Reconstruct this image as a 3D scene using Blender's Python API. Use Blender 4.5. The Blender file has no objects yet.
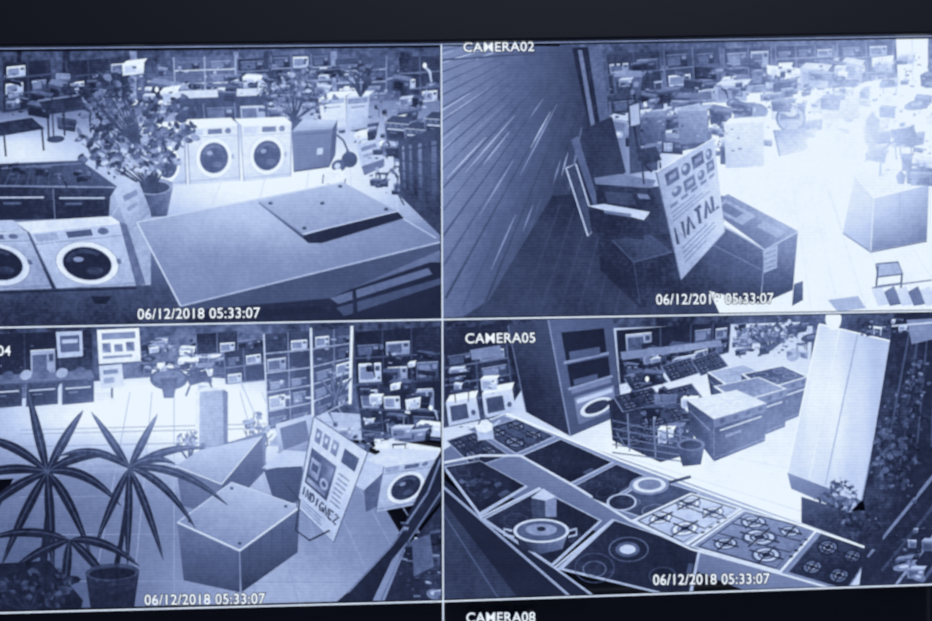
import bpy, math, random
S=0.0005; Z0=1.25; DZ=1.0e-6
def W(x,y,d): return ((x-466)*S, -d, (310.5-y)*S+Z0)
def lin(c):
    c=c/255.0
    return c/12.92 if c<=0.04045 else ((c+0.055)/1.055)**2.4
# ---------------------------------------------------------------- materials
def display_mat(name, amp=0.08, scale=520, amp2=0.06, scale2=130, amp3=.05):
    m=bpy.data.materials.new(name); m.use_nodes=True; nt=m.node_tree; nt.nodes.clear()
    N=nt.nodes.new; L=nt.links.new
    out=N('ShaderNodeOutputMaterial'); em=N('ShaderNodeEmission'); L(em.outputs[0],out.inputs[0])
    ramp=N('ShaderNodeValToRGB'); L(ramp.outputs[0],em.inputs[0])
    st=[(0,(12,15,28)),(0.2,(38,46,74)),(0.4,(82,97,139)),(0.6,(130,147,192)),(0.8,(188,206,243)),(1,(234,245,255))]
    el=ramp.color_ramp.elements
    for p,c in st[1:-1]: el.new(p)
    for e,(p,c) in zip(el,st): e.position=p; e.color=(lin(c[0]),lin(c[1]),lin(c[2]),1)
    at=N('ShaderNodeAttribute'); at.attribute_name='b'  # brightness per vertex, with the feed's shading painted into the values
    geo=N('ShaderNodeNewGeometry')
    cur=at.outputs['Fac']
    for a,s in ((amp,scale),(amp2,scale2),(amp3,38)):
        n=N('ShaderNodeTexNoise'); n.inputs['Scale'].default_value=s; n.inputs['Detail'].default_value=1.5
        L(geo.outputs['Position'],n.inputs['Vector'])
        mm=N('ShaderNodeMath'); mm.operation='MULTIPLY_ADD'; L(n.outputs['Fac'],mm.inputs[0]); mm.inputs[1].default_value=a*2; mm.inputs[2].default_value=-a
        ad=N('ShaderNodeMath'); ad.operation='ADD'; L(cur,ad.inputs[0]); L(mm.outputs[0],ad.inputs[1]); cur=ad.outputs[0]
    sep=N('ShaderNodeSeparateXYZ'); L(geo.outputs['Position'],sep.inputs[0])
    for ax,per,am in (('Z',3.1,.016),):
        sm=N('ShaderNodeMath'); sm.operation='MULTIPLY'; L(sep.outputs[ax],sm.inputs[0]); sm.inputs[1].default_value=2*math.pi/(per*S)
        sn=N('ShaderNodeMath'); sn.operation='SINE'; L(sm.outputs[0],sn.inputs[0])
        sa=N('ShaderNodeMath'); sa.operation='MULTIPLY_ADD'; L(sn.outputs[0],sa.inputs[0]); sa.inputs[1].default_value=am; L(cur,sa.inputs[2]); cur=sa.outputs[0]
    L(cur,ramp.inputs[0])
    m.cycles.emission_sampling='NONE'
    return m
M_PLAIN=display_mat('display_pixels_plain')
M_FLAT=display_mat('display_pixels_smooth',0.045,460,0.03,100,.03)
M_CLUT=display_mat('display_pixels_cluttered',0.18,420,0.18,150,.1)
M_LEAF=display_mat('display_pixels_foliage',0.1,520,0.08,180)
# ---------------------------------------------------------------- builder
BUFS=[]; CUR=None; K=[400]; CLIP=[None]; POST=[lambda v,x,y:v]
def start(name,mat=None):
    global CUR
    CUR=dict(name=name,mat=mat or M_PLAIN,v=[],f=[],b=[]); BUFS.append(CUR)
def clip(pts):
    c=CLIP[0]
    if not c: return pts
    n=len(c)
    for i in range(n):
        ax,ay=c[i]; bx,by=c[(i+1)%n]
        def side(p): return (bx-ax)*(p[1]-ay)-(by-ay)*(p[0]-ax)
        o=[]
        for j in range(len(pts)):
            p=pts[j]; q=pts[(j+1)%len(pts)]; sp=side(p); sq=side(q)
            if sp>=0: o.append(p)
            if (sp>=0)!=(sq>=0):
                t=sp/(sp-sq); o.append(tuple(p[k]+(q[k]-p[k])*t for k in range(3)))
        pts=o
        if len(pts)<3: return []
    return pts
def raw(pts,d):
    pts=clip(pts)
    if len(pts)<3: return
    i0=len(CUR['v'])
    for x,y,v in pts:
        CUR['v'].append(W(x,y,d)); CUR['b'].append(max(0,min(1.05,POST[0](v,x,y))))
    CUR['f'].append(list(range(i0,i0+len(pts))))
def val(v,i,x,y):
    if callable(v): return v(x,y)
    if isinstance(v,(list,tuple)): return v[i%len(v)]
    return v
def P(pts,v):
    K[0]+=1; raw([(x,y,val(v,i,x,y)) for i,(x,y) in enumerate(pts)],K[0]*DZ)
def grid(fn,v,nx,ny):
    K[0]+=1; d=K[0]*DZ
    def vv(u,w,x,y):
        if callable(v): return v(x,y)
        if isinstance(v,(list,tuple)): return (v[0]*(1-u)+v[1]*u)*(1-w)+(v[3]*(1-u)+v[2]*u)*w
        return v
    for j in range(ny):
        for i in range(nx):
            c=[]
            for a,b in ((i,j),(i+1,j),(i+1,j+1),(i,j+1)):
                u=a/nx; w=b/ny; x,y=fn(u,w); c.append((x,y,vv(u,w,x,y)))
            raw(c,d)
def L(pts,w,v):
    K[0]+=1; d=K[0]*DZ; n=len(pts); w=w if isinstance(w,(list,tuple)) else [w]*n
    Lp=[];Rp=[]
    for i,(x,y) in enumerate(pts):
        a=pts[max(0,i-1)]; b=pts[min(n-1,i+1)]; dx=b[0]-a[0]; dy=b[1]-a[1]; l=math.hypot(dx,dy) or 1
        nx,ny=-dy/l*w[i]/2,dx/l*w[i]/2; Lp.append((x+nx,y+ny)); Rp.append((x-nx,y-ny))
    for i in range(n-1):
        q=[Lp[i],Lp[i+1],Rp[i+1],Rp[i]]; raw([(x,y,val(v,i,x,y)) for x,y in q],d)
class Q:
    def __init__(s,*p):
        s.p=p;(x0,y0),(x1,y1),(x2,y2),(x3,y3)=p
        dx1=x1-x2;dx2=x3-x2;sx=x0-x1+x2-x3;dy1=y1-y2;dy2=y3-y2;sy=y0-y1+y2-y3
        den=dx1*dy2-dx2*dy1
        if abs(den)<1e-6: den=1e-6
        s.g=(sx*dy2-dx2*sy)/den; s.h=(dx1*sy-sx*dy1)/den
        s.a=x1-x0+s.g*x1; s.b=x3-x0+s.h*x3; s.c=x0; s.d=y1-y0+s.g*y1; s.e=y3-y0+s.h*y3; s.f=y0
    def __call__(s,u,v):
        w=s.g*u+s.h*v+1; return ((s.a*u+s.b*v+s.c)/w,(s.d*u+s.e*v+s.f)/w)
    def rect(s,u0,v0,u1,v1,b): P([s(u0,v0),s(u1,v0),s(u1,v1),s(u0,v1)],b)
    def fill(s,b,nx=4,ny=4): grid(s,b,nx,ny)
    def ell(s,cu,cv,ru,rv,b,n=26): P([s(cu+ru*math.cos(2*math.pi*i/n),cv+rv*math.sin(2*math.pi*i/n)) for i in range(n)],b)
    def ring(s,cu,cv,ru,rv,t,b,n=26,a0=0,a1=360):
        K[0]+=1; d=K[0]*DZ
        for i in range(n):
            A=math.radians(a0+(a1-a0)*i/n); B=math.radians(a0+(a1-a0)*(i+1)/n); c=[]
            for an,k in ((A,1),(B,1),(B,1-t),(A,1-t)):
                x,y=s(cu+ru*k*math.cos(an),cv+rv*k*math.sin(an)); c.append((x,y,b))
            raw(c,d)
    def line(s,pts,w,b): L([s(*p) for p in pts],w,b)
    def sub(s,u0,v0,u1,v1): return Q(s(u0,v0),s(u1,v0),s(u1,v1),s(u0,v1))
def R(x0,y0,x1,y1): return Q((x0,y0),(x1,y0),(x1,y1),(x0,y1))
def pane(c,post): CLIP[0]=c; POST[0]=post
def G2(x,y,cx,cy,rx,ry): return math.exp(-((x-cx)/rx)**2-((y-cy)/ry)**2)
def scr(v,h): return v+h*(1-v) if v<1 else v  # screen blend, lifts tones by the painted haze
# ---------------------------------------------------------------- object kits
def washer(q,b=.8,top=None,glass=.1):
    if top: P(top,b+.12)
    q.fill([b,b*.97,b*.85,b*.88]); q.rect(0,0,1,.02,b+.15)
    q.rect(.04,.04,.3,.15,b-.14); q.rect(.4,.05,.68,.14,.3); q.ell(.8,.095,.06,.05,.35)
    q.line([(.0,.18),(1,.18)],.8,b-.25)
    q.ell(.5,.56,.37,.36,b-.2); q.ring(.5,.56,.36,.35,.2,min(1,b+.15)); q.ell(.5,.56,.28,.27,glass)
    q.ring(.5,.56,.25,.24,.25,glass+.12,12,200,320); q.ell(.42,.47,.06,.04,.5); q.ell(.56,.68,.1,.06,glass+.1)  # small pale ellipse paints a highlight on the door glass
    q.rect(.85,.52,.9,.6,b-.35); q.line([(0,.94),(1,.94)],.8,b-.3); q.line([(0,0),(0,1)],.9,b-.4); q.line([(1,0),(1,1)],.9,b-.45)
def oven(q,b=.14,st=.5):
    q.fill([b+.06,b+.04,b,b]); q.rect(0,0,1,.2,st)
    for i in range(4): q.ell(.14+.24*i,.1,.05,.06,.08,10)
    q.line([(.1,.3),(.9,.3)],1.4,.75); q.rect(.12,.38,.88,.82,.05); q.rect(.2,.45,.5,.52,.3); q.line([(0,.92),(1,.92)],.8,st)  # short pale bar in the window is a painted highlight
    q.line([(0,0),(0,1)],.8,.45)
def micro(q,r,b=None):
    b=b if b is not None else r.choice([.15,.3,.6,.8])
    q.rect(0,0,1,1,[b+.05,b,max(0,b-.12),b-.05]); q.rect(.06,.15,.66,.85,max(.04,b-.3) if b>.4 else b+.15); q.rect(.74,.14,.94,.4,.5 if b<.4 else .2)
    q.line([(0,0),(1,0)],.9,min(1,b+.3))
def shelf(q,rows,cols,seed,b=.12,fr=.4,fillp=.8):
    r=random.Random(seed); q.fill([b,b+.04,b,b])
    for i in range(rows):
        for j in range(cols):
            if r.random()>fillp: continue
            u0=(j+.08+r.random()*.1)/cols; u1=(j+.75+r.random()*.2)/cols; v1=(i+.95)/rows; v0=(i+.2+r.random()*.35)/rows
            micro(q.sub(u0,v0,u1,v1),r)
        q.line([(0,(i+1)/rows),(1,(i+1)/rows)],1.3,fr)
    for j in range(cols+1): q.line([(j/cols,0),(j/cols,1)],1.1,fr*.8)
def specks(x0,y0,x1,y1,n,vals,seed,m=4.0):
    # tiny quads of random brightness, specks and highlights added for busy detail
    r=random.Random(seed)
    for i in range(n):
        x=r.uniform(x0,x1); y=r.uniform(y0,y1); w=r.uniform(.8,m); h=r.uniform(.6,m*.6); b=max(0,.35+.6*(r.choice(vals)-.35)+r.uniform(-.08,.08)); k=r.uniform(-1,1)
        P([(x,y),(x+w,y+k*.5),(x+w+k*.4,y+h),(x+k*.4,y+h)],[b,b,b-.08,b-.05])
def clutter(x0,y0,x1,y1,n,s0,s1,vals,seed,sk=.2):
    # displays of merchandise: microwaves, boxes, pans, stands of varied size
    r=random.Random(seed); nn=n; n=max(3,int(n*.85))
    for i in range(n):
        x=r.uniform(x0,x1); y=y0+(y1-y0)*(i+r.random())/n; s=s0*.6+(s1*1.2-s0*.6)*r.random()**1.6
        w=s*r.uniform(.8,1.5); h=s*r.uniform(.4,.85); k=sk*w*r.uniform(-1,1)
        b=max(.03,r.choice(vals)+r.uniform(-.07,.07)); t=r.random()
        q=Q((x,y),(x+w,y+k),(x+w*r.uniform(.9,1),y+h+k),(x+w*r.uniform(0,.08),y+h))
        if t<.45:
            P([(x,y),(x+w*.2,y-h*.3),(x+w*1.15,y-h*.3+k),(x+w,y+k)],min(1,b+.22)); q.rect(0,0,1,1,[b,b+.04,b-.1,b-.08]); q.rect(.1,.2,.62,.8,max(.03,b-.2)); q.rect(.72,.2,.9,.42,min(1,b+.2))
        elif t<.55: q.ell(.5,.5,.5,.45,b,14); q.ell(.45,.4,.22,.18,min(1,b+.25),10)
        elif t<.68: q.rect(0,0,1,1,[b+.12,b,b-.12,b-.04]); q.line([(.3,0),(.35,1)],.8,max(.03,b-.15)); q.line([(0,.6),(1,.55)],.8,min(1,b+.15))
        elif t<.78:
            q.rect(0,0,1,.35,b)
            for u in (.06,.9): q.line([(u,.3),(u,1.4)],1,max(0,b-.2))
        elif t<.86: L([(x,y),(x+w*.3,y+h*.4),(x+w*.4,y+h*1.3)],[1.5,2.5,1.2],max(.03,b-.15)); Q((x,y-2),(x+3,y-2),(x+3,y+2),(x,y+2)).ell(.5,.5,.7,.7,min(1,b+.3),8)
        else:
            q.rect(0,0,1,1,b); q.line([(0,.1),(1,.1)],1.2,min(1,b+.3)); q.rect(.3,.4,.9,.95,max(.03,b-.15))
    specks(x0,y0,x1+s0,y1+4,int(nn*1.2),list(vals),seed+900)
def bush(cx,cy,rx,ry,n,lo,hi,seed,sz=8,root=None):
    r=random.Random(seed); root=root or (cx,cy+ry*1.2)
    tips=[]
    for i in range(11):
        a=r.uniform(-math.pi*1.02,.02*math.pi); k=r.uniform(.55,1.08); ex=cx+rx*k*math.cos(a); ey=cy+ry*k*math.sin(a)+ry*.25
        mx=root[0]*.5+ex*.5+r.uniform(-6,6); my=root[1]*.5+ey*.5-ry*.1; tips.append((mx,my,ex,ey))
        L([root,(mx,my),(ex,ey)],[2.2,1.5,.8],.1)
    for i in range(n):
        if r.random()<.6:
            m=r.choice(tips); t=r.uniform(.1,1.08); x=m[0]+(m[2]-m[0])*t+r.gauss(0,rx*.13); y=m[1]+(m[3]-m[1])*t+r.gauss(0,ry*.13)
        else:
            a=r.uniform(0,2*math.pi); k=math.sqrt(r.random())*(.8+.18*math.sin(3*a+seed)+.14*math.sin(7*a)); x=cx+rx*k*math.cos(a); y=cy+ry*k*math.sin(a)
        t=r.uniform(0,2*math.pi); l=sz*r.uniform(.45,1.35); w=l*r.uniform(.2,.36); b=lo+(hi-lo)*r.random()**1.7
        c,s=math.cos(t),math.sin(t)*.8; pts=[(-l/2,0),(-l*.2,w),(l*.2,w*.8),(l/2,0),(l*.2,-w*.8),(-l*.2,-w)]
        P([(x+px*c-py*s,y+px*s+py*c) for px,py in pts],[b,b+.05,b,b-.06,b-.08,b-.05])
def palm(cx,cy,leaves,w=9,b=.08):
    for (ex,ey,sag) in leaves:
        mx=(cx+ex)/2; my=(cy+ey)/2-sag; pts=[]
        for i in range(13):
            t=i/12; pts.append(((1-t)**2*cx+2*t*(1-t)*mx+t*t*ex,(1-t)**2*cy+2*t*(1-t)*my+t*t*ey))
        ws=[w*(.2+.85*math.sin(math.pi*min(1,(i/12)**.75))) if i<12 else .3 for i in range(13)]
        L(pts,ws,b); L([(x,y-.8) for x,y in pts],[1.0]*12+[.2],b+.2)
def gas_hob(q,b=.5,burn=5,fr=.8):
    q.rect(0,0,1,1,fr); q.rect(.03,.03,.97,.97,[b,b+.05,b-.03,b-.06])
    cs=[(.22,.27,.12),(.22,.73,.15),(.5,.5,.19),(.78,.27,.15),(.78,.73,.12)] if burn==5 else [(.25,.27,.15),(.25,.72,.17),(.72,.27,.17),(.72,.72,.15)]
    for u,v,r in cs:
        q.ell(u,v,r,r,max(.05,b-.25)); q.ring(u,v,r*.8,r*.8,.3,min(.9,b+.25)); q.ell(u,v,r*.4,r*.4,.08); q.ring(u,v,r*.42,r*.42,.3,.6)
        q.line([(u-r*1.25,v),(u+r*1.25,v)],1.7,.06); q.line([(u,v-r*1.25),(u,v+r*1.25)],1.7,.06)
    for u0,u1 in ((.05,.37),(.37,.63),(.63,.95)):
        q.line([(u0,.08),(u1,.08),(u1,.92),(u0,.92),(u0,.08)],1.2,.1)
    for i in range(4): q.ell(.3+.13*i,.96,.025,.025,.1,8)
def glass_hob(q,b=.07,rings=4,rb=.25):
    q.rect(0,0,1,1,.68); q.rect(.025,.03,.975,.97,[b+.1,b+.03,b,b])
    cs=[(.25,.28,.14),(.25,.72,.17),(.74,.28,.17),(.74,.72,.14)][:rings]
    for u,v,r in cs: q.ring(u,v,r,r,.09,rb)
    q.rect(.4,.9,.6,.95,rb)
GL={'N':[(0,1),(0,0),(1,1),(1,0)],'A':[(0,1),(.5,0),(1,1)],'T':[(0,0),(1,0),(.5,0),(.5,1)],'L':[(0,0),(0,1),(1,1)],'I':[(.5,0),(.5,1)],'D':[(0,0),(.7,.1),(1,.5),(.7,.9),(0,1),(0,0)],'G':[(1,.1),(.4,0),(0,.5),(.4,1),(1,.9),(1,.55),(.6,.55)],'E':[(1,0),(0,0),(0,.5),(.8,.5),(0,.5),(0,1),(1,1)],'Z':[(0,0),(1,0),(0,1),(1,1)],'M':[(0,1),(0,0),(.5,.6),(1,0),(1,1)]}
def letters(q,s,u0,v0,u1,v1,w,b):
    n=len(s)
    for i,ch in enumerate(s):
        a=u0+(u1-u0)*i/n; c=(u1-u0)/n*.7; q.line([(a+c*p[0],v0+(v1-v0)*p[1]) for p in GL[ch]],w,b)

# ================================================================ PANE A (top left)
pane([(-52,51),(440,46),(440.5,318),(-52,327)],lambda v,x,y: scr(v*1.02+.03,.26*G2(x,y,270,150,180,80)+.07))  # haze and bloom around the middle painted into every tone
start('wall_rear',M_CLUT); grid(R(-52,44,440,140),lambda x,y:.2+.16*G2(x,y,300,80,140,40),12,4)
for x,w,b in ((14,5,.05),(60,8,.08),(128,7,.55),(232,5,.5),(262,10,.1),(330,6,.5),(400,12,.12)): P([(x,50),(x+w,50),(x+w-1,112),(x+1,112)],b)
start('floor',M_FLAT); grid(Q((-52,112),(440,98),(440,328),(-52,328)),lambda x,y:.3+.7*G2(x,y,270,175,200,64)+.5*G2(x,y,10,150,70,26)-.25*G2(x,y,30,300,120,40),26,14)  # gaussians paint pools of light on the floor
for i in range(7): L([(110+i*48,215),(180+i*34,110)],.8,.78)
start('appliance_shelf',M_PLAIN)
shelf(Q((0,62),(48,58),(52,104),(0,112)),3,2,1,.06,.25,.6); shelf(Q((64,60),(128,55),(128,98),(68,104)),3,3,2,.08,.25,.6)
shelf(Q((172,56),(234,54),(234,94),(174,96)),3,2,3,.3,.8); shelf(Q((236,58),(268,56),(268,94),(237,95)),3,1,4,.1,.4)
shelf(Q((270,54),(330,52),(332,92),(272,94)),3,3,7,.2,.55,.7)
shelf(Q((334,58),(386,55),(386,92),(336,94)),3,2,5,.2,.6); shelf(Q((398,56),(440,54),(440,100),(400,104)),3,2,6,.1,.4,.6)
start('small_appliance_display',M_PLAIN)
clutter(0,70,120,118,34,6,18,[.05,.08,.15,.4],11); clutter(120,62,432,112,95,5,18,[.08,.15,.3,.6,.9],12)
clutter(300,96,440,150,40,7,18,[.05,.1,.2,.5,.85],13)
start('display_table')
P([(36,100),(78,94),(90,108),(46,114)],.1); L([(36,100),(78,94),(90,108)],1.5,.5)
for x,y in ((46,114),(88,108),(62,111)): L([(x,y),(x+1,y+24)],2,.08)
P([(-10,122),(30,116),(44,128),(-4,136)],.1); L([(-10,122),(30,116),(44,128)],1.3,.55)
for x,y in ((2,134),(40,128)): L([(x,y),(x+2,y+22)],2,.1)
start('desk_lamp'); L([(52,140),(50,96),(66,88)],1.6,.1); P([(62,82),(74,86),(70,96),(58,92)],.12); Q((44,136),(62,134),(64,141),(46,143)).ell(.5,.5,.5,.5,.12)
start('appliance_counter'); q=Q((172,98),(266,94),(268,120),(174,122)); q.fill([.16,.12,.1,.14]); shelf(q.sub(0,.25,1,1),1,3,22,.1,.5); P([(170,94),(180,90),(264,87),(270,94),(172,98)],.8)
clutter(180,78,262,90,12,7,13,[.1,.2,.7],23)
start('dishwasher')
q=Q((318,98),(345,95),(346,126),(322,128)); q.fill([.9,.85,.75,.8]); q.rect(.05,.05,.95,.2,.6); q.line([(.2,.3),(.8,.3)],1.2,.5); P([(318,98),(330,91),(354,90),(345,95)],1)
start('dishwasher'); q=Q((346,96),(369,94),(367,127),(347,130)); q.fill([.75,.7,.6,.65]); q.rect(.05,.05,.95,.2,.45); q.line([(.2,.3),(.8,.3)],1.2,.35); P([(346,96),(354,90),(374,90),(369,94)],.88)
start('potted_tree',M_LEAF); P([(284,118),(302,118),(299,134),(287,134)],.15); bush(294,92,36,36,140,.12,.75,5,7,(293,120))
start('potted_tree',M_LEAF); bush(360,72,24,16,40,.1,.5,6,6,(360,96))
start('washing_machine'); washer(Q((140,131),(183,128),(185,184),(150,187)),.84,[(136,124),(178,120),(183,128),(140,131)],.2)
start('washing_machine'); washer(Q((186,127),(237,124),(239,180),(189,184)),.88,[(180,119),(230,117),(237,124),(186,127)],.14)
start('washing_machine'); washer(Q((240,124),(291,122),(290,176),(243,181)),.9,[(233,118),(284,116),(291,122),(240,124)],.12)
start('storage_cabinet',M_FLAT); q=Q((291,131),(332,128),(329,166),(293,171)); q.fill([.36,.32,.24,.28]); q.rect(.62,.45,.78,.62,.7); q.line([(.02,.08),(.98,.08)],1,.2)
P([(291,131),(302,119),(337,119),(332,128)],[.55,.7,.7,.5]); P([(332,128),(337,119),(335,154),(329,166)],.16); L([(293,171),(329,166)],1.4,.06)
start('cooker_display',M_PLAIN)
for x,y in ((384,122),(404,128),(424,118)):
    P([(x,y),(x+8,y-7),(x+30,y-6),(x+24,y+2)],.12); L([(x,y),(x+24,y+2)],1.2,.8); oven(Q((x,y),(x+24,y+2),(x+23,y+20),(x+2,y+18)),.1,.3)
start('price_tag_stand'); P([(356,144),(377,138),(384,158),(361,166)],.7); P([(361,166),(384,158),(384,166),(364,175)],.3); q=Q((356,144),(377,138),(384,158),(361,166)); q.rect(.15,.2,.85,.4,.4); q.rect(.15,.55,.6,.7,.5)
start('vacuum_cleaner'); Q((340,152),(356,150),(358,166),(342,168)).ell(.5,.5,.5,.5,.1); L([(350,156),(343,140),(336,134)],2,.12); Q((330,160),(346,158),(346,170),(332,172)).ell(.5,.5,.5,.5,.15); Q((334,163),(340,162),(340,168),(334,169)).ell(.5,.5,.5,.5,.7)
start('step_stool'); P([(322,172),(340,168),(346,178),(326,183)],.92); 
for x,y in ((323,174),(345,178),(328,183)): L([(x,y),(x-1,y+9)],1.4,.3)
start('small_appliance_display'); clutter(366,138,420,190,24,7,18,[.05,.1,.2,.45],15)
start('shelf_side_panel',M_PLAIN); P([(398,140),(441,126),(441,236),(400,196)],.12)
q=Q((400,140),(441,128),(441,234),(402,196))
for i,(b) in enumerate((.5,.12,.35,.1,.4,.15,.3)): q.sub(.08+.13*i,.1,.16+.13*i,.8).fill([b,b,b*.4,b*.4],1,2)
for i in range(5): q.line([(0,.18+.17*i),(1,.14+.17*i)],1.5,.08)
start('hanging_cable'); L([(372,185),(384,180),(391,168),(398,176),(396,190),(404,205)],1.6,.08)
start('potted_ficus',M_LEAF)
q=Q((134,188),(172,186),(166,216),(142,217)); q.fill([.15,.4,.3,.1]); q.ell(.5,0,.5,.18,.5); q.ell(.5,.02,.42,.13,.1)
bush(142,130,62,48,400,.06,.6,3,9,(152,190)); bush(108,92,32,24,70,.08,.5,8,8,(140,150))
bush(130,158,56,22,160,.1,.78,9,9,(150,190))
start('information_board'); q=Q((112,190),(138,181),(150,212),(128,232)); q.fill([.7,.66,.54,.6]); q.rect(.2,.2,.75,.35,.45); q.rect(.2,.5,.6,.6,.5); P([(128,232),(150,212),(150,290),(142,294)],.62)
start('range_cooker'); P([(-52,172),(-20,164),(80,160),(116,186),(110,196),(-52,196)],[.08,.1,.25,.2,.06,.06])
q=Q((-30,186),(110,188),(108,218),(-30,220)); q.fill([.08,.14,.06,.04]); oven(Q((52,188),(110,188),(108,219),(54,219)),.06,.1); oven(Q((-10,188),(48,188),(50,219),(-10,220)),.05,.1)
for i in range(9): L([(4+i*11,184),(12+i*9,166)],1,.26)
L([(-52,185),(114,187)],1.5,.5); L([(0,168),(80,163)],1,.45); clutter(6,164,90,178,12,8,14,[.06,.1,.2],31)
start('washing_machine'); P([(-52,232),(-52,221),(12,220),(24,231)],.7); washer(Q((-52,234),(26,231),(52,290),(-40,293)),.68,None,.04)
start('washing_machine'); washer(Q((28,232),(119,222),(136,286),(57,292)),.74,[(14,222),(110,216),(119,222),(28,232)],.04)
P([(119,222),(126,224),(145,284),(136,286)],.35)
start('plinth_base'); grid(Q((-52,292),(178,284),(190,328),(-52,330)),[.16,.24,.14,.06],6,3); L([(-40,294),(136,288)],2,.05); P([(90,296),(110,296),(106,304),(94,304)],.04)
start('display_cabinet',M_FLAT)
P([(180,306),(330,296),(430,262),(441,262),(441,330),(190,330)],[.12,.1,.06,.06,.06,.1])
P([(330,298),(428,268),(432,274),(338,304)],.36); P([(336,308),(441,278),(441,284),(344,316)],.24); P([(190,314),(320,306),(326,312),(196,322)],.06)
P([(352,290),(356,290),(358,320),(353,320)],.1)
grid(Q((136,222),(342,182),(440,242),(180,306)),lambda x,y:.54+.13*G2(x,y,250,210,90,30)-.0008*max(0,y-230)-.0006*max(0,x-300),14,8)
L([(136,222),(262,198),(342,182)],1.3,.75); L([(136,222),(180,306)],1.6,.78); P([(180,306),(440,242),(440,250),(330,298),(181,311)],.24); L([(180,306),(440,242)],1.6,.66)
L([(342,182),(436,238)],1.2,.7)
P([(300,236),(396,210),(404,218),(322,243),(308,243)],.03); P([(258,203),(262,202),(306,232),(302,238)],.2)  # near-black strip paints the shadow under the top panel
grid(Q((258,202),(343,182),(397,211),(302,234)),[.58,.64,.55,.54],6,4)
L([(302,234),(397,211)],1.2,.75); L([(258,202),(302,234)],1.2,.4)
for x,y in ((270,203),(340,186),(304,228),(386,209),(322,203)): Q((x-2.4,y-1.6),(x+2.4,y-1.6),(x+2.4,y+1.6),(x-2.4,y+1.6)).ell(.5,.5,.5,.5,.12,10)

# ================================================================ PANE B (top right)
pane([(442.5,46),(936,38),(936,309.5),(442.5,317.5)],lambda v,x,y: scr(v,min(.87,.14+.7*G2(x,y,835,180,125,105)+.32*G2(x,y,900,80,130,80)+.1*G2(x,y,450,150,100,120))))  # strong glare on the right painted into every tone
start('wall_rear',M_CLUT); grid(Q((560,40),(936,38),(936,150),(560,150)),lambda x,y:.24+.15*G2(x,y,700,100,100,50),12,5)
start('floor',M_FLAT); grid(Q((590,100),(936,84),(936,312),(540,318)),lambda x,y:(1.0) if x>700 else .2+.8*max(0,min(1,(x-590)/100)),24,12)  # overexposed light painted in as near-white floor to the right
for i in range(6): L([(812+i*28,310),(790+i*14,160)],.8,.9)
start('window_1'); P([(897,38),(929,38),(929,84),(899,86)],1.04); L([(913,38),(914,84)],1.2,.8)
start('appliance_shelf')
shelf(Q((606,54),(660,50),(664,108),(612,114)),3,2,41,.1,.34,.8); shelf(Q((664,50),(720,46),(724,100),(668,106)),3,2,42,.14,.44,.8); shelf(Q((838,42),(894,40),(896,86),(840,90)),3,2,43,.1,.4)
shelf(Q((724,48),(772,46),(772,84),(726,88)),2,2,44,.14,.5); shelf(Q((776,46),(834,44),(836,80),(778,84)),3,3,49,.1,.45,.7)
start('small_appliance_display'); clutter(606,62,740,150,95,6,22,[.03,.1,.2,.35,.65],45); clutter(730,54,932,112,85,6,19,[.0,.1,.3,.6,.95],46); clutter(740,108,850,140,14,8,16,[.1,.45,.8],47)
start('display_plinth'); 
for x,y,w,h,b in ((640,118,26,24,.35),(678,112,30,30,.5),(724,124,40,42,.85),(770,100,26,18,.9),(820,94,40,24,.85),(640,150,18,20,.3)):
    P([(x,y),(x+w,y-2),(x+w,y+h),(x+2,y+h+2)],[b,b,b-.12,b-.15]); P([(x,y),(x+6,y-6),(x+w+5,y-8),(x+w,y-2)],b+.12)
specks(636,108,740,150,40,[.05,.2,.5,.9],471)
start('rotating_display_stand')
q=R(776,104,806,132); q.ell(.5,.5,.5,.5,.4); q.ring(.5,.5,.5,.5,.14,.0); q.rect(.15,.35,.8,.55,.0); q.ell(.5,.3,.2,.15,.7); P([(774,130),(806,128),(808,150),(780,156)],[.2,.3,.7,.7]); L([(774,130),(780,156)],1.5,.0)
start('cookware_display'); clutter(758,88,800,104,9,8,15,[.1,.3,.8],48); clutter(800,84,860,100,14,6,12,[.0,.5],49)
start('freestanding_sign'); P([(628,104),(640,100),(642,172),(630,174)],.16); P([(630,106),(639,103),(640,124),(631,126)],.7)
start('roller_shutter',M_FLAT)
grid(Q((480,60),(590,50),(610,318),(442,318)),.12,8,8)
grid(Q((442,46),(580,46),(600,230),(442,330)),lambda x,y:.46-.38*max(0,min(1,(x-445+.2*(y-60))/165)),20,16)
for i in range(24):
    a=math.radians(99+i*3.35); c,s=math.cos(a),math.sin(a); ox,oy=606,10; r0=90+i*1.5
    b0=.22+.005*i if i%2 else .12+.009*i
    L([(ox+c*r0,oy+s*r0),(ox+c*200,oy+s*200),(ox+c*330,oy+s*330)],[.5,1.6,2.8],[b0*.8,b0])
rr=random.Random(7)
for i in range(24):
    a=math.radians(102+i*2.9+rr.uniform(-1,1)); c,s=math.cos(a),math.sin(a); r0=rr.uniform(100,230); r1=r0+rr.uniform(20,90); ox,oy=606,10
    L([(ox+c*r0,oy+s*r0),(ox+c*(r0+r1)/2,oy+s*(r0+r1)/2),(ox+c*r1,oy+s*r1)],[.4,1.9,.4],rr.uniform(.4,.7))  # pale streaks paint light reflected along the shutter
L([(442,60),(580,50)],2,.2)
start('door_frame'); P([(572,48),(596,46),(606,130),(590,134)],.04); P([(588,46),(600,46),(610,120),(600,124)],.3); P([(578,50),(582,50),(596,130),(592,132)],.4)
start('partition_column',M_FLAT); P([(582,130),(612,116),(626,172),(600,190)],.08); grid(Q((552,196),(660,186),(722,318),(478,318)),[.05,.06,.1,.14],6,6)
for i in range(10): L([(560+i*15,205+i*3),(520+i*19,316)],[1,3.5],.14)
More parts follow.
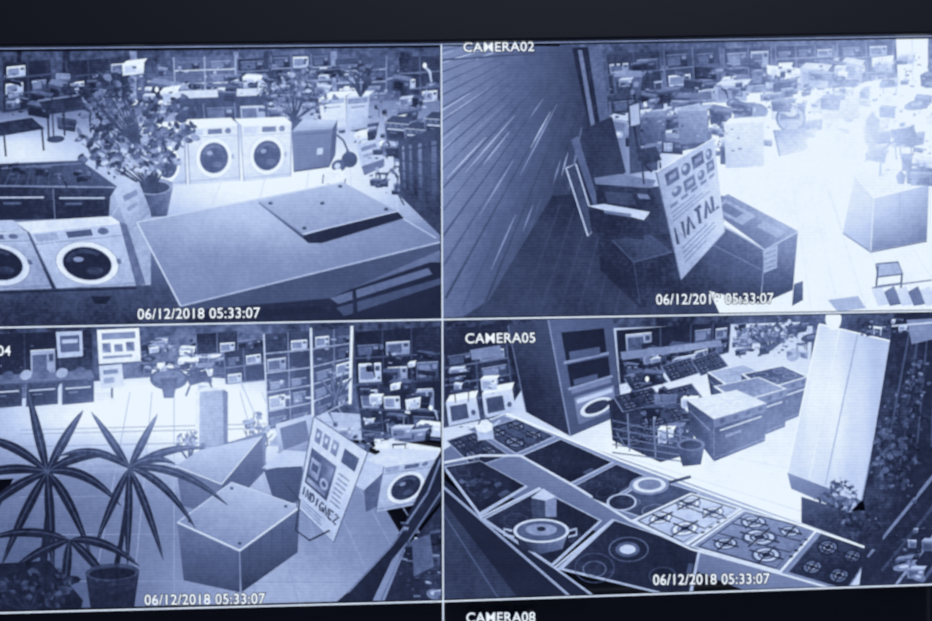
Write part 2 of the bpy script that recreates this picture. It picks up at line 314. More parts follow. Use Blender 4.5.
start('glass_door_panel'); P([(566,168),(576,164),(596,228),(588,236)],.16); L([(566,168),(588,236),(596,228),(576,164),(566,168)],1.5,.75); P([(571,140),(578,136),(600,206),(596,212)],.3)
start('storage_box_stack'); P([(596,190),(654,196),(700,230),(704,294),(640,308),(600,270)],[.05,.06,.04,.03,.05,.04]); P([(612,240),(650,234),(672,252),(634,262)],[.12,.18,.14,.1]); L([(612,240),(634,262),(672,252)],1.3,.25); L([(634,262),(640,304)],1.2,.16); P([(656,196),(690,210),(690,240),(660,232)],.09)
start('microwave_oven'); q=Q((596,184),(650,188),(662,212),(604,208)); q.fill([.08,.06,.04,.04]); P([(594,178),(620,174),(656,180),(652,188),(596,184)],.42); q.rect(.1,.3,.6,.8,.15); q.rect(.7,.3,.9,.5,.4)
start('counter_top'); P([(588,206),(604,204),(650,212),(644,220)],.8); P([(588,206),(644,220),(644,240),(592,232)],.04); P([(604,210),(632,214),(630,217),(604,213)],.4)
start('chair'); L([(634,126),(640,160),(652,172)],2.5,.04); P([(636,150),(656,146),(662,160),(642,166)],.08)
for x in (642,660): L([(x,162),(x+2,184)],2,.08)
start('storage_cabinet'); P([(662,188),(724,196),(724,280),(690,290)],.05)
grid(Q((700,214),(765,250),(760,304),(690,286)),[.1,.07,.03,.03],4,4); grid(Q((765,250),(798,232),(793,290),(761,304)),[.1,.1,.02,.02],4,4)
P([(706,206),(728,194),(798,231),(766,250)],[.2,.28,.28,.14]); P([(712,208),(726,199),(756,216),(742,225)],.44); P([(756,226),(764,221),(786,232),(778,238)],.36); P([(718,208),(726,203),(744,213),(736,218)],.14)
L([(700,212),(765,250),(798,232)],1.6,.55); L([(765,250),(761,304)],1.2,.36); P([(763,251),(778,245),(777,268),(764,273)],.5)
for i in range(4): L([(765,254+i*5),(776,250+i*5)],.9,.2)
L([(704,240),(762,270)],1,.3)
start('advertising_poster'); q=Q((656,172),(714,138),(725,232),(681,280)); q.fill([.6,.76,.74,.6])
for (u,v,ru,rv,b) in ((.2,.1,.1,.05,.15),(.42,.11,.08,.05,.25),(.64,.1,.11,.055,.12),(.86,.11,.07,.05,.3),(.22,.23,.08,.04,.3),(.44,.24,.1,.05,.2),(.66,.24,.07,.045,.3),(.86,.22,.08,.05,.18)):
    if b<.22: q.rect(u-ru,v-rv,u+ru,v+rv,[b,b+.15,b+.05,b+.2]); q.rect(u-ru*.5,v-rv*.4,u+ru*.6,v+rv*.3,b+.35)
    else: q.ell(u,v,ru,rv,b,14); q.ell(u-.02,v-.015,ru*.45,rv*.45,.65,8)
for i in range(5): q.rect(.08+.18*i,.3,.2+.18*i,.33,.35)
for i in range(3): q.rect(.08,.36+.035*i,.5+.14*(i%3),.375+.035*i,.45)
letters(q,'NATAL',.08,.5,.98,.66,3.2,.12)
for i in range(4): q.rect(.12,.72+.05*i,.12+rr.uniform(.4,.7),.735+.05*i,.4)
L([(656,172),(681,280),(725,232)],1.4,.3); L([(656,172),(714,138)],1.2,.95)
start('sales_counter',M_FLAT)
P([(855,174),(878,168),(931,168),(929,186),(874,198)],.95)
grid(Q((855,176),(874,198),(871,251),(843,232)),[.6,.5,.35,.45],3,4); grid(Q((874,198),(929,184),(927,240),(871,251)),[.4,.45,.2,.1],4,4)
L([(855,176),(874,198),(929,184)],1.4,1); L([(874,198),(871,251)],1,.85); L([(843,233),(871,252),(927,241)],1.6,.0); L([(900,192),(899,246)],.9,.2); L([(829,190),(842,230)],1,.6)
start('checkout_items'); clutter(862,118,922,172,28,7,18,[.0,.05,.2,.6],76); L([(880,176),(882,150),(896,140)],2,0); P([(892,130),(914,126),(918,142),(896,146)],.0)
start('decorative_vase'); P([(896,176),(901,170),(906,176),(904,184),(898,184)],.05); P([(866,120),(872,112),(880,120),(876,150),(868,150)],.2)
start('wooden_stool'); P([(876,264),(898,262),(903,274),(878,277)],.5); L([(876,264),(898,262),(903,274),(878,277),(876,264)],1.6,.0)
for x,y in ((877,277),(902,274),(878,266)): L([(x,y),(x-1,y+14)],1.8,.0)
L([(878,286),(901,283)],1.2,.2)
start('slatted_bench'); 
for i in range(5): P([(872+i*12,290+(i%2)*2),(882+i*12,286),(890+i*12,304),(878+i*12,306)],.3 if i%2 else .8)
L([(872,288),(932,280)],1.4,.3); P([(794,284),(803,281),(803,300),(792,306)],.1); P([(828,300),(858,296),(866,308),(838,312)],.6)

# ================================================================ PANE C (bottom left)
pane([(-52,329),(440.5,320.5),(441,599),(-52,611)],lambda v,x,y: scr(v*1.02+.03,min(.7,.07+.44*G2(x,y,165,410,130,50)+.18*G2(x,y,270,470,120,80))))  # light haze over the back floor mixed into the tones
start('wall_rear',M_CLUT); grid(Q((-52,326),(441,318),(441,440),(-52,440)),lambda x,y:.18+.25*G2(x,y,220,345,60,30),14,6)
start('floor',M_FLAT); grid(Q((60,384),(300,366),(441,602),(-52,612)),lambda x,y:.44+.6*G2(x,y,165,405,140,44)+.28*G2(x,y,240,440,90,50)+.18*G2(x,y,280,590,110,50)-.15*G2(x,y,30,600,100,80),22,20)  # floor hot spots painted in with gaussians
grid(Q((-52,404),(110,392),(160,470),(-52,482)),lambda x,y:.5+.5*G2(x,y,120,415,120,34),10,6)  # another painted bright spot at the back
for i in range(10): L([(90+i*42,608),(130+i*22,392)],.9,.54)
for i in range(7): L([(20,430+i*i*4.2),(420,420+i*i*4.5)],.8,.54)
start('kitchen_cabinet'); shelf(Q((-52,336),(92,330),(94,378),(-52,390)),1,4,51,.04,.2,.5); specks(0,340,92,376,30,[.05,.2,.5],511)
for i in range(4): oven(Q((-46+i*36,388-i*2),(-14+i*36,386-i*2),(-14+i*36,408-i*2),(-46+i*36,411-i*2)),.05,.14)
P([(-52,378),(92,370),(94,378),(-52,388)],.3)
for i in range(5): Q((2+i*18,372-i),(14+i*18,370-i),(14+i*18,380-i),(2+i*18,382-i)).ell(.5,.5,.5,.5,.6 if i%2 else .25,10)
start('wall_poster'); q=Q((56,332),(82,331),(83,356),(58,358)); q.fill(.7); q.rect(.12,.15,.88,.8,.3); q.rect(.2,.3,.8,.45,.7)
start('wall_poster'); q=Q((97,330),(139,328),(141,361),(99,364)); q.fill([.95,.98,.9,.9]); q.rect(.1,.1,.9,.3,.5)
for i in range(3): q.rect(.1+.28*i,.4+.05*(i%2),.3+.28*i,.68,[.3,.5,.4,.6])
q.rect(.1,.78,.8,.86,.5)
start('poster_stand'); q=Q((99,366),(122,364),(124,386),(101,389)); q.fill(.78); q.rect(.15,.2,.8,.4,.4); q.rect(.15,.55,.6,.8,.5); L([(112,388),(112,398)],2,.1)
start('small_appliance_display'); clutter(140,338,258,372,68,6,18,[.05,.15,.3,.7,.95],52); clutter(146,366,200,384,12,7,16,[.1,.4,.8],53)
start('appliance_shelf'); shelf(Q((196,334),(238,331),(238,352),(197,355)),1,2,54,.1,.5); shelf(Q((224,352),(264,346),(266,380),(226,384)),2,2,55,.1,.4)
start('round_display_table'); q=R(150,368,188,390); q.ell(.5,.5,.5,.5,.12); q.ell(.5,.42,.42,.34,.3); P([(160,378),(178,378),(174,398),(164,398)],.1); clutter(156,360,178,372,5,6,10,[.1,.5,.9],153)
start('lounge_chair'); P([(186,376),(206,370),(210,380),(190,386)],.1); L([(190,386),(186,396)],2,.1); L([(209,380),(213,390)],2,.1)
start('display_totem'); grid(Q((199,392),(223,389),(224,448),(196,462)),[.5,.44,.38,.45],3,5); P([(196,392),(200,391),(199,462),(195,460)],.9); P([(223,389),(228,392),(228,446),(224,448)],.25); P([(196,392),(204,387),(228,388),(223,390)],.85)
start('glass_display_case')
shelf(Q((264,334),(310,331),(312,420),(268,430)),5,2,56,.14,.6,.85); shelf(Q((312,331),(352,328),(352,400),(314,418)),5,2,57,.2,.6,.85)
specks(266,336,350,405,50,[.08,.3,.6,.95],571,6)
L([(352,326),(350,404)],3,.9); L([(311,328),(313,420)],2,.85); L([(264,334),(268,432)],1.6,.75); L([(240,380),(262,430)],1.2,.6)
start('appliance_display_wall'); shelf(Q((354,332),(441,326),(441,380),(356,384)),2,3,58,.05,.25,.9); shelf(Q((356,386),(441,380),(441,440),(362,430)),2,3,59,.05,.25,.9); clutter(358,345,430,440,36,7,19,[.03,.06,.15,.4,.8],60)
start('potted_shrub',M_LEAF); bush(256,430,16,22,36,.2,.7,62,7,(258,460)); bush(190,440,12,14,24,.2,.6,63,7,(190,462)); palm(336,400,[(320,380,4),(352,378,4),(330,372,2),(344,372,2)],4,.2)
start('low_cabinet',M_FLAT)
P([(196,452),(262,432),(266,438),(266,470),(216,498),(176,468)],.3); grid(Q((176,466),(200,450),(262,436),(222,484)),[.55,.6,.65,.5],4,3); P([(222,484),(262,436),(264,472),(226,512)],.16); P([(176,466),(222,484),(226,520),(182,505)],.28)
L([(176,466),(222,484),(262,436)],1.3,.8)
start('chest_freezer')
P([(268,446),(286,424),(320,428),(312,446)],.5)
P([(276,452),(300,440),(392,462),(372,488)],[.55,.68,.78,.65])
start('storage_cabinet',M_FLAT); P([(276,424),(312,414),(318,448),(280,462)],[.75,.65,.4,.4]); P([(280,428),(306,420),(310,440),(284,450)],.25); P([(264,470),(302,462),(306,500),(276,506)],.1); P([(262,468),(284,450),(318,452),(302,466)],.7)
start('counter_top'); P([(316,462),(346,442),(392,462),(364,490)],.7); P([(364,490),(392,464),(390,500),(366,512)],.25); P([(376,446),(441,450),(441,464),(388,462)],.78); P([(330,412),(360,414),(362,440),(340,436)],.65); P([(372,448),(392,440),(441,448),(441,456)],.9)
clutter(330,416,400,446,16,7,15,[.05,.25,.6],64)
start('washing_machine'); washer(Q((384,466),(436,458),(428,502),(376,512)),.68,[(366,460),(388,448),(440,450),(436,458),(384,466)],.06)
start('display_cabinet',M_FLAT)
grid(Q((178,524),(240,552),(240,592),(184,580)),[.36,.28,.18,.22],4,4); grid(Q((240,552),(300,508),(298,552),(242,592)),[.22,.26,.18,.12],4,4)
grid(Q((178,522),(232,482),(300,506),(240,550)),[.5,.64,.6,.48],6,5); L([(178,522),(240,550),(300,507)],1.6,.85); L([(240,552),(241,592)],1.2,.5); L([(178,522),(232,482),(300,506)],1,.75)
for x,y in ((190,521),(286,506),(240,543),(232,488)): Q((x-2,y-1.5),(x+2,y-1.5),(x+2,y+1.5),(x-2,y+1.5)).ell(.5,.5,.5,.5,.15,8)
for i in range(4): L([(250+i*11,546-i*8),(250+i*11,582-i*8)],.8,.14)
start('advertising_poster'); q=Q((314,416),(368,452),(334,542),(297,506)); q.fill([.74,.8,.68,.68])
q.sub(.08,.26,.62,.64).fill([.12,.3,.15,.06],4,4); q.rect(.12,.34,.34,.52,[.6,.4,.5,.3]); q.rect(.16,.38,.3,.46,.12); q.rect(.38,.3,.58,.44,[.2,.5,.35,.15]); q.ell(.48,.5,.09,.06,.55); q.ell(.48,.5,.05,.03,.15); q.rect(.12,.56,.56,.61,[.5,.3,.4,.6])
for i in range(3): q.rect(.1+.17*i,.07,.22+.17*i,.19,[.3+.1*i,.5,.25,.4]); q.rect(.13+.17*i,.1,.18+.17*i,.14,.75)
q.rect(.66,.08,.92,.2,.2)
for i in range(7): q.line([(.68,.3+i*.05),(.9-rr.random()*.08,.3+i*.05)],1.2,.35)
letters(q,'INDIGNEZ',.06,.69,.96,.79,2.0,.1)
for i in range(3): q.rect(.1,.85+.04*i,.5+rr.random()*.3,.87+.04*i,.45)
L([(314,416),(368,452),(334,542),(297,506),(314,416)],1.4,.25)
start('shopfront_frame',M_PLAIN)
P([(441,450),(441,500),(392,560),(372,602),(336,602),(352,588),(396,540),(430,470)],.04); L([(441,458),(428,492),(392,545),(348,592)],2,.42); L([(441,492),(404,548),(380,602)],1.6,.38)
P([(441,505),(441,602),(384,602),(404,552)],.1); clutter(398,520,438,596,22,8,20,[.04,.1,.2,.4],66); P([(412,540),(430,534),(434,566),(414,576)],.3)
start('folded_cable'); L([(283,480),(300,500),(296,530),(310,540),(330,530)],2,.04)
start('potted_yucca',M_LEAF)
L([(40,612),(46,540),(52,478)],[10,7,4],.03)
palm(48,472,[(28,388,0),(-30,440,22),(-44,486,18),(-34,530,16),(2,566,10),(84,410,6),(118,456,16),(122,506,26),(92,556,20),(54,574,4)],9.5,.02)
q=Q((6,576),(70,572),(64,614),(12,614)); q.fill([.1,.12,.05,.03]); q.ell(.5,.02,.5,.16,.2); q.ell(.5,.04,.43,.11,.02)
start('potted_yucca',M_LEAF)
L([(108,612),(122,540),(132,470)],[8,5,3.5],.03)
palm(130,468,[(92,412,2),(158,414,2),(206,448,14),(228,505,26),(196,528,24),(164,560,12),(128,566,2),(96,545,6),(60,456,20),(176,464,14)],8,.03)
palm(70,540,[(10,572,8),(116,594,12),(140,566,18),(64,604,2),(-14,540,16)],9,.02)
q=Q((86,572),(140,570),(134,614),(92,614)); q.fill([.1,.12,.05,.03]); q.ell(.5,.02,.5,.16,.18); q.ell(.5,.04,.43,.11,.02)
start('potted_fern',M_LEAF); P([(-52,566),(50,560),(84,600),(80,614),(-52,614)],.02); bush(30,588,56,20,100,.02,.24,68,11,(30,612))

# ================================================================ PANE D (bottom right)
pane([(443.5,321),(936,313),(936,582),(444,598)],lambda v,x,y: scr(v*1.02+.03,min(.75,.06+.46*G2(x,y,765,455,85,60)+.3*G2(x,y,805,370,75,70))))  # bloom over floor and banner mixed into the tones
start('wall_rear',M_CLUT); grid(Q((443,318),(936,310),(936,420),(443,430)),[.14,.2,.1,.16],12,5)
start('floor',M_FLAT); grid(Q((560,330),(800,322),(870,596),(470,470)),lambda x,y:.76+.28*G2(x,y,700,470,140,80)+.2*G2(x,y,790,410,70,60),16,14)  # blown-out light on the floor painted into its tone
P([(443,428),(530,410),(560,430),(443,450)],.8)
grid(Q((720,330),(812,326),(800,520),(700,500)),[.8,.7,1.02,.95],6,8)  # extra bright strip, painted light on the same floor
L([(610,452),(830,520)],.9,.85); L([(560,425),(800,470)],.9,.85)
start('appliance_shelf'); shelf(Q((444,352),(506,342),(512,392),(444,404)),3,2,81,.12,.4); P([(444,330),(508,322),(508,344),(444,354)],.1); P([(470,350),(500,345),(502,356),(472,360)],.5)
start('microwave_oven')
for x,y in ((446,402),(482,394)): q=Q((x,y),(x+30,y-5),(x+34,y+17),(x+3,y+24)); P([(x,y),(x+4,y-7),(x+32,y-12),(x+30,y-5)],.95); q.fill([.8,.82,.7,.7]); q.rect(.1,.2,.65,.85,.25); q.ell(.82,.65,.08,.12,.3)
start('small_appliance_display'); clutter(444,366,496,390,12,8,17,[.1,.25,.6,.85],82); clutter(444,424,510,430,6,8,16,[.3,.6,.9],83)
start('kitchen_cabinet_row'); shelf(Q((616,330),(730,322),(728,352),(620,384)),2,4,84,.05,.3,.8); clutter(622,342,706,366,28,7,17,[.04,.1,.25,.6],85); P([(620,352),(720,340),(722,346),(622,360)],.5)
clutter(730,322,802,352,44,5,15,[.05,.2,.4,.8],86)
start('potted_tree',M_LEAF); bush(770,332,36,14,80,.1,.6,87,6,(770,350))
start('built_in_oven_tower',M_FLAT)
grid(Q((508,326),(548,320),(570,436),(526,412)),[.18,.22,.12,.08],3,6); grid(Q((548,320),(612,316),(622,414),(570,436)),[.34,.3,.26,.26],4,6)
q=Q((548,320),(612,316),(622,414),(570,436)); q.rect(.14,.1,.82,.34,.04); q.rect(.14,.36,.84,.56,.05); q.rect(.14,.58,.84,.62,.45); q.line([(.1,.34),(.86,.33)],2.6,.55); q.line([(.1,.57),(.88,.56)],2.4,.55)
q.rect(.2,.26,.7,.33,.3); q.rect(.2,.5,.6,.55,.3)
L([(548,320),(570,436)],1.6,.5); L([(508,326),(526,412)],1,.4)
q2=q.sub(.16,.66,.88,.92); q2.fill([.5,.55,.4,.4]); q2.rect(.05,.08,.95,.24,.75); q2.ell(.5,.6,.42,.32,.85); q2.ell(.5,.6,.32,.22,.15)
start('gas_hob_stand'); P([(608,400),(650,388),(692,420),(694,452),(660,462),(612,440)],.1)
for i,(x,y,w) in enumerate(((622,376,34),(660,366,30),(612,396,40),(655,392,36),(614,430,38),(640,412,40),(690,360,26))):
    gas_hob(Q((x,y),(x+w,y-9),(x+w+12,y+6),(x+10,y+16)),.16,4,.45)
clutter(614,372,684,440,26,7,16,[.03,.06,.12,.3,.8],88,.1)
for i in range(6): L([(614+i*13,410+i*3),(616+i*13,448+i*3)],1.4,.45 if i%2 else .06)
for i in range(5): L([(612,420+i*8),(690,438+i*6)],1.3,.34)
def cooker(x,y,w,d,h,tb,fb,gl=False):
    t=Q((x,y),(x+w*.62,y-d*.55),(x+w,y+d*.15),(x+w*.34,y+d))
    t.rect(0,0,1,1,.85)
    t.rect(.05,.05,.95,.95,tb)
    if gl:
        for u,v in ((.28,.3),(.28,.7),(.72,.3),(.72,.7)): t.ring(u,v,.15,.15,.15,.35)
    else:
        t.line([(.05,.5),(.95,.5)],.8,tb-.1); t.line([(.5,.05),(.5,.95)],.8,tb-.1)
    f=Q(t.p[3],t.p[2],(t.p[2][0]-2,t.p[2][1]+h*.9),(t.p[3][0],t.p[3][1]+h)); oven(f,fb,.28)
    l=Q(t.p[0],t.p[3],(t.p[3][0],t.p[3][1]+h),(t.p[0][0]+4,t.p[0][1]+h*.75)); l.fill([.14,.12,.06,.08],2,2); l.line([(.1,.25),(.9,.3)],1,.4); l.rect(.15,.4,.85,.8,.05)
start('gas_cooker'); cooker(706,372,60,14,30,.6,.04)
start('gas_cooker'); cooker(740,374,68,16,40,.06,.03,True)
start('gas_cooker'); cooker(712,386,74,17,42,.4,.0)
start('gas_cooker'); cooker(686,400,80,19,42,.86,.0)
start('wicker_basket'); P([(676,446),(704,444),(700,464),(682,466)],[.15,.25,.06,.06]); Q((676,438),(704,438),(704,450),(676,450)).ell(.5,.5,.5,.5,.35); Q((679,440),(701,440),(701,449),(679,449)).ell(.5,.5,.5,.5,.04)
start('counter_base',M_FLAT); P([(443,478),(470,500),(600,600),(443,600)],.06); P([(443,500),(520,600),(443,600)],.16); L([(443,486),(575,600)],2.4,.6); L([(443,512),(500,600)],1.4,.3)
start('hob_counter',M_FLAT)
grid(Q((500,414),(874,550),(800,612),(424,462)),[.5,.55,.4,.35],8,4)
start('gas_hob'); gas_hob(Q((478,430),(516,418),(556,436),(516,454)),.25,4,.65)
start('gas_hob'); gas_hob(Q((446,440),(474,431),(510,455),(474,468)),.16,4,.6)
start('ceramic_hob'); glass_hob(Q((520,455),(560,438),(614,462),(570,484)),.03,0)
start('induction_hob'); glass_hob(Q((444,466),(480,460),(528,486),(480,516)),.04,2,.22)
start('ceramic_hob'); glass_hob(Q((572,486),(616,463),(648,476),(602,504)),.05,2,.22)
start('ceramic_hob'); glass_hob(Q((604,505),(650,477),(700,492),(656,522)),.14,2,.5)
start('gas_hob'); gas_hob(Q((630,520),(690,492),(742,508),(684,546)),.74,4,.92)
start('gas_hob'); gas_hob(Q((688,546),(742,509),(818,528),(780,572)),.48,5,.85)
start('gas_hob'); gas_hob(Q((784,572),(820,530),(872,550),(846,590)),.12,4,.5)
start('ceramic_hob'); glass_hob(Q((482,518),(540,488),(602,520),(552,566)),.04,3,.18)
start('induction_hob'); q=Q((556,568),(612,518),(700,548),(690,600)); glass_hob(q,.04,0)
R(582,560,606,576).ring(.5,.5,.5,.5,.1,.35); R(574,552,614,582).ring(.5,.5,.5,.5,.05,.25); R(608,536,648,561).ring(.5,.5,.5,.5,.06,.35); R(615,541,639,556).ell(.5,.5,.5,.5,.3); R(619,544,635,553).ell(.5,.5,.5,.5,.75); R(648,566,676,584).ring(.5,.5,.5,.5,.08,.25)  # bright inner spot paints a light reflection on the glass
start('worktop_edge'); L([(506,413),(620,460),(745,506),(874,550)],2,.95); L([(444,462),(480,455),(520,455),(575,486),(630,520),(690,548),(784,574),(846,592)],2.2,.82); L([(482,518),(556,568),(600,600)],2,.65); L([(480,517),(540,487)],1.8,.75); L([(554,567),(612,519)],1.8,.75)
L([(444,438),(506,413)],1.4,.8); L([(446,470),(482,518)],1.4,.7)
start('frying_pan'); q=Q((628,476),(664,474),(672,492),(630,496)); q.ell(.5,.5,.5,.5,.5); q.ell(.5,.5,.42,.4,.85); q.ell(.5,.5,.3,.28,.45); L([(668,482),(690,476)],3,.1)
start('frying_pan'); q=Q((604,494),(634,492),(638,508),(608,512)); q.ell(.5,.5,.5,.5,.12); q.ring(.5,.5,.5,.5,.15,.7); L([(606,502),(592,496)],3,.1)
start('kettle'); q=R(474,420,494,432); P([(476,426),(492,424),(494,438),(478,440)],.7); q.ell(.5,.5,.45,.5,.9); L([(492,426),(500,420)],2,.7); L([(478,424),(484,414),(491,422)],1.6,.3)
start('cooking_pot'); P([(514,530),(568,530),(562,548),(540,553),(520,548)],[.1,.55,.4,.25,.08]); q=R(513,518,569,542); q.ell(.5,.5,.5,.5,.8); q.ell(.5,.5,.44,.42,.3); q.ell(.5,.45,.28,.24,.55); q.ell(.5,.42,.08,.1,.1); L([(512,530),(504,528),(504,534),(514,536)],2,.7); L([(568,530),(576,528),(576,534),(568,536)],2,.7)
start('product_carton'); P([(531,497),(545,492),(545,516),(532,518)],.2); P([(545,492),(556,497),(556,516),(545,516)],.5); P([(531,497),(543,488),(556,496),(545,500)],.75)
start('plant_reflection',M_LEAF); bush(482,484,24,14,36,.05,.35,91,8,(480,500))  # plant mirrored in the dark hob glass, painted as leaves
start('fabric_banner',M_FLAT)
grid(Q((818,324),(893,342),(860,500),(786,472)),lambda x,y:.66+.24*G2(x,y,825,400,36,90)+.03*math.sin(x*.25),12,14)
L([(818,324),(786,472)],1.6,1); L([(893,342),(860,500)],1.4,.5); L([(838,330),(808,478)],1.2,.92); L([(856,334),(824,484)],1.6,.6); L([(818,324),(893,342)],1.6,1)
P([(786,472),(860,500),(846,512),(790,488)],.25)
start('wall_sconce'); Q((822,308),(842,308),(842,330),(822,330)).ell(.5,.5,.4,.5,.95)
start('shop_window',M_PLAIN); P([(893,312),(936,312),(936,560),(864,512),(862,500)],.08); P([(862,500),(893,342),(900,520)],.08)
clutter(856,318,926,332,18,6,14,[.04,.15,.5,.8],92); 
for i in range(4): L([(908+i*9,330),(880+i*16,480)],2,.22)
P([(905,320),(936,318),(936,338),(910,344)],.5); L([(890,326),(936,322)],1.6,.8)
start('leaning_boards'); grid(Q((868,508),(936,440),(936,590),(856,596)),[.05,.06,.12,.14],4,4)
for i,(b) in enumerate((.45,.2,.55,.3)): L([(936,470+i*30),(866+i*14,556+i*14)],[3.5,2.5],b)
P([(800,496),(846,510),(880,510),(882,552),(800,522)],.1); clutter(886,524,926,572,18,7,20,[.03,.1,.25,.45],97)
start('climbing_plant',M_LEAF); bush(898,440,26,66,240,.02,.36,93,7,(880,520)); bush(838,494,24,20,70,.04,.75,94,7,(836,515)); bush(914,380,14,30,50,.03,.5,95,7,(900,420)); bush(862,522,24,14,50,.02,.45,96,7,(858,540))

# ================================================================ separators
CLIP[0]=None; POST[0]=lambda v,x,y:v
K[0]+=10
start('screen_separator_lines',M_FLAT)
L([(441.5,45),(442.5,320),(444,900)],1.6,.9)
L([(-52,328.5),(441,319.5),(936,311)],1.6,.92)
L([(-52,613),(443,600),(936,583)],1.6,.92)
L([(-52,50.5),(441,45.6),(936,37.5)],1.1,.62)
L([(936.5,38),(936.5,900)],1.4,.8)
seps=BUFS.pop()
# ---------------------------------------------------------------- build meshes
def build(b,parent=None):
    if not b['f']: return None
    me=bpy.data.meshes.new(b['name']); n=len(b['v'])
    cx=sum(v[0] for v in b['v'])/n; cz=sum(v[2] for v in b['v'])/n; cy=sum(v[1] for v in b['v'])/n
    me.from_pydata([(v[0]-cx,v[1]-cy,v[2]-cz) for v in b['v']],[],b['f'])
    at=me.attributes.new('b','FLOAT','POINT'); at.data.foreach_set('value',b['b'])
    me.materials.append(b['mat']); o=bpy.data.objects.new(b['name'],me); o.location=(cx,cy,cz)
    bpy.context.collection.objects.link(o)
    if parent: o.parent=parent
    return o
for b in BUFS: build(b)
# ---------------------------------------------------------------- monitor body
def pmat(name,col,rough,spec=.5,noise=0):
    m=bpy.data.materials.new(name); m.use_nodes=True; nt=m.node_tree; bs=nt.nodes['Principled BSDF']
    bs.inputs['Roughness'].default_value=rough; bs.inputs['Specular IOR Level'].default_value=spec
    n=nt.nodes.new('ShaderNodeTexNoise'); n.inputs['Scale'].default_value=60
    r=nt.nodes.new('ShaderNodeValToRGB'); r.color_ramp.elements[0].color=tuple(c*(1-noise) for c in col)+(1,); r.color_ramp.elements[1].color=tuple(c*(1+noise) for c in col)+(1,)
    nt.links.new(n.outputs['Fac'],r.inputs[0]); nt.links.new(r.outputs[0],bs.inputs['Base Color']); return m
mon=bpy.data.objects.new('security_monitor',None); bpy.context.collection.objects.link(mon)
BZ=pmat('black_bezel_plastic',(.009,.011,.021),.45,.4,.1); WALL=pmat('painted_wall',(.35,.35,.36),.9,.2,.05); DESK=pmat('desk_laminate',(.2,.15,.1),.5,.4,.2)
def solid(name,pts,y0,y1,mat,parent=None,bev=0):
    vs=[W(x,y,0) for x,y in pts]; n=len(vs)
    v=[(a[0],y0,a[2]) for a in vs]+[(a[0],y1,a[2]) for a in vs]
    f=[list(range(n)),list(range(2*n-1,n-1,-1))]+[[i,i+n,(i+1)%n+n,(i+1)%n] for i in range(n)]
    me=bpy.data.meshes.new(name); me.from_pydata(v,[],f); me.materials.append(mat); o=bpy.data.objects.new(name,me); bpy.context.collection.objects.link(o)
    if parent: o.parent=parent
    if bev: m=o.modifiers.new('b','BEVEL'); m.width=bev; m.segments=3
    return o
FY=-(K[0]+60)*DZ
solid('bezel_top',[(-100,-22),(1480,-45),(1480,28),(940,36.5),(441,44.6),(-52,49.5),(-100,50)],FY-.004,.03,BZ,mon,.0012)
solid('bezel_left',[(-100,50),(-52,49.5),(-52,900),(-100,900)],FY-.004,.03,BZ,mon,.0012)
solid('bezel_right',[(1432,29),(1480,28),(1480,900),(1432,900)],FY-.004,.03,BZ,mon,.0012)
solid('bezel_bottom',[(-100,900),(1480,900),(1480,960),(-100,960)],FY-.004,.03,BZ,mon,.0012)
IDLE=pmat('idle_screen_glass',(.004,.005,.012),.2,.4,.1)
solid('screen_panel',[(-60,40),(1440,20),(1440,905),(-60,905)],0.0,.012,IDLE,mon)
solid('rear_housing',[(-90,-10),(1470,-30),(1470,940),(-90,940)],.013,.06,BZ,mon)
solid('stand_neck',[(640,955),(740,955),(740,1120),(640,1120)],.02,.05,BZ,mon)
solid('stand_foot',[(500,1116),(880,1116),(880,1126),(500,1126)],-.08,.14,BZ,mon,.002)
build(seps,mon)
# ---------------------------------------------------------------- on-screen captions
def emat(name,c):
    m=bpy.data.materials.new(name); m.use_nodes=True; nt=m.node_tree; nt.nodes.clear()
    e=nt.nodes.new('ShaderNodeEmission'); e.inputs[0].default_value=c+(1,); o=nt.nodes.new('ShaderNodeOutputMaterial'); nt.links.new(e.outputs[0],o.inputs[0]); m.cycles.emission_sampling='NONE'; return m
TW=emat('caption_white',(.85,.92,1)); TB=emat('caption_outline',(.012,.016,.05))
def caption(txt,x0,y0,x1,h,slope=-.012):
    sx=None
    for k,(mat,off) in enumerate(((TB,.07),(TW,.014))):
        c=bpy.data.curves.new('caption','FONT'); c.body=txt; c.size=1; c.offset=off; c.space_character=1.06
        o=bpy.data.objects.new('caption_text',c); bpy.context.collection.objects.link(o); bpy.context.view_layer.update()
        w=o.dimensions.x
        if sx is None: sx=(x1-x0)*S/w
        o.scale=(sx,h*S/.72,1); o.rotation_euler=(math.pi/2,math.atan(slope),0)
        o.location=W(x0,y0,-FY-.00004+.00002*(k+1)); o.parent=mon; c.materials.append(mat)
caption('06/12/2018 05:33:07',139,319,263,10.5)
caption('06/12/2018 05:33:07',655,304.5,774,10.5)
caption('06/12/2018 05:33:07',146,603.5,268,10.5)
caption('06/12/2018 05:33:07',652,583.5,770,10.5)
caption('CAMERA02',463,53,535,9.5); caption('CAMERA05',465,343,536,10); caption('CAMERA04',-54,356,14,10); caption('CAMERA08',466,621,536,10)
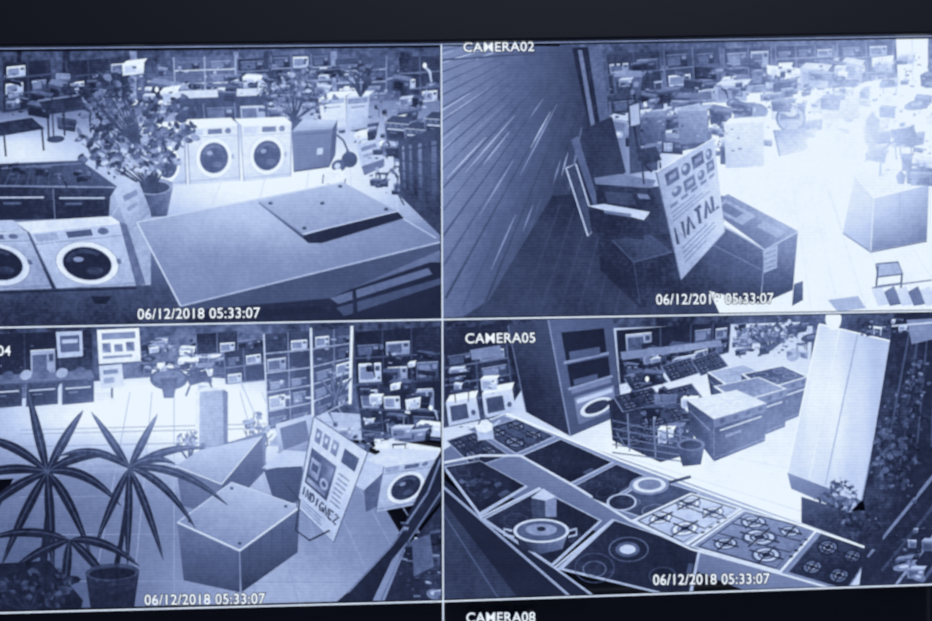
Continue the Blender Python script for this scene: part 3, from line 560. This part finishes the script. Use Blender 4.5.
# ---------------------------------------------------------------- control room
def slab(name,x0,x1,y0,y1,z0,z1,mat):
    v=[(x,y,z) for x in (x0,x1) for y in (y0,y1) for z in (z0,z1)]
    f=[(0,1,3,2),(4,6,7,5),(0,4,5,1),(2,3,7,6),(0,2,6,4),(1,5,7,3)]
    me=bpy.data.meshes.new(name); me.from_pydata(v,[],f); me.materials.append(mat); o=bpy.data.objects.new(name,me); bpy.context.collection.objects.link(o); return o
slab('wall_back',-2,2.4,.3,.34,0,2.6,WALL); slab('floor',-2,2.4,-2,.34,-.04,0,pmat('carpet',(.05,.05,.06),.95,.1,.3))
zt=W(0,1126,0)[2]
desk=bpy.data.objects.new('desk',None); bpy.context.collection.objects.link(desk)
o=slab('desk_top',-.8,1.2,-.35,.29,zt-.03,zt,DESK); o.parent=desk
for i,(x,y) in enumerate(((-.77,-.32),(1.13,-.32),(-.77,.22),(1.13,.22))):
    o=slab('leg_%d'%(i+1),x,x+.04,y,y+.04,0,zt-.03,BZ); o.parent=desk
ld=bpy.data.lights.new('bezel_fill_light','AREA'); ld.energy=9; ld.size=1.2; ld.color=(.8,.87,1); lo=bpy.data.objects.new('bezel_fill_light',ld); lo.location=(.2,-1.3,2.4); lo.rotation_euler=(math.radians(42),0,0); bpy.context.collection.objects.link(lo)  # unseen soft lamp added to light the bezel
w=bpy.data.worlds.new('w'); bpy.context.scene.world=w; w.use_nodes=True; w.node_tree.nodes['Background'].inputs[0].default_value=(.3,.36,.6,1); w.node_tree.nodes['Background'].inputs[1].default_value=.25
cam=bpy.data.cameras.new('camera'); cam.lens=50; cam.sensor_width=36; cam.clip_start=.02
co=bpy.data.objects.new('camera',cam); bpy.context.collection.objects.link(co); co.rotation_euler=(math.pi/2,0,0)
co.location=(0,-(932*S*50/36)-.004,Z0)
cam.dof.use_dof=True; cam.dof.focus_distance=.595; cam.dof.aperture_fstop=3.7
bpy.context.scene.camera=co
bpy.context.scene.view_settings.view_transform='Standard'; bpy.context.scene.view_settings.look='None'
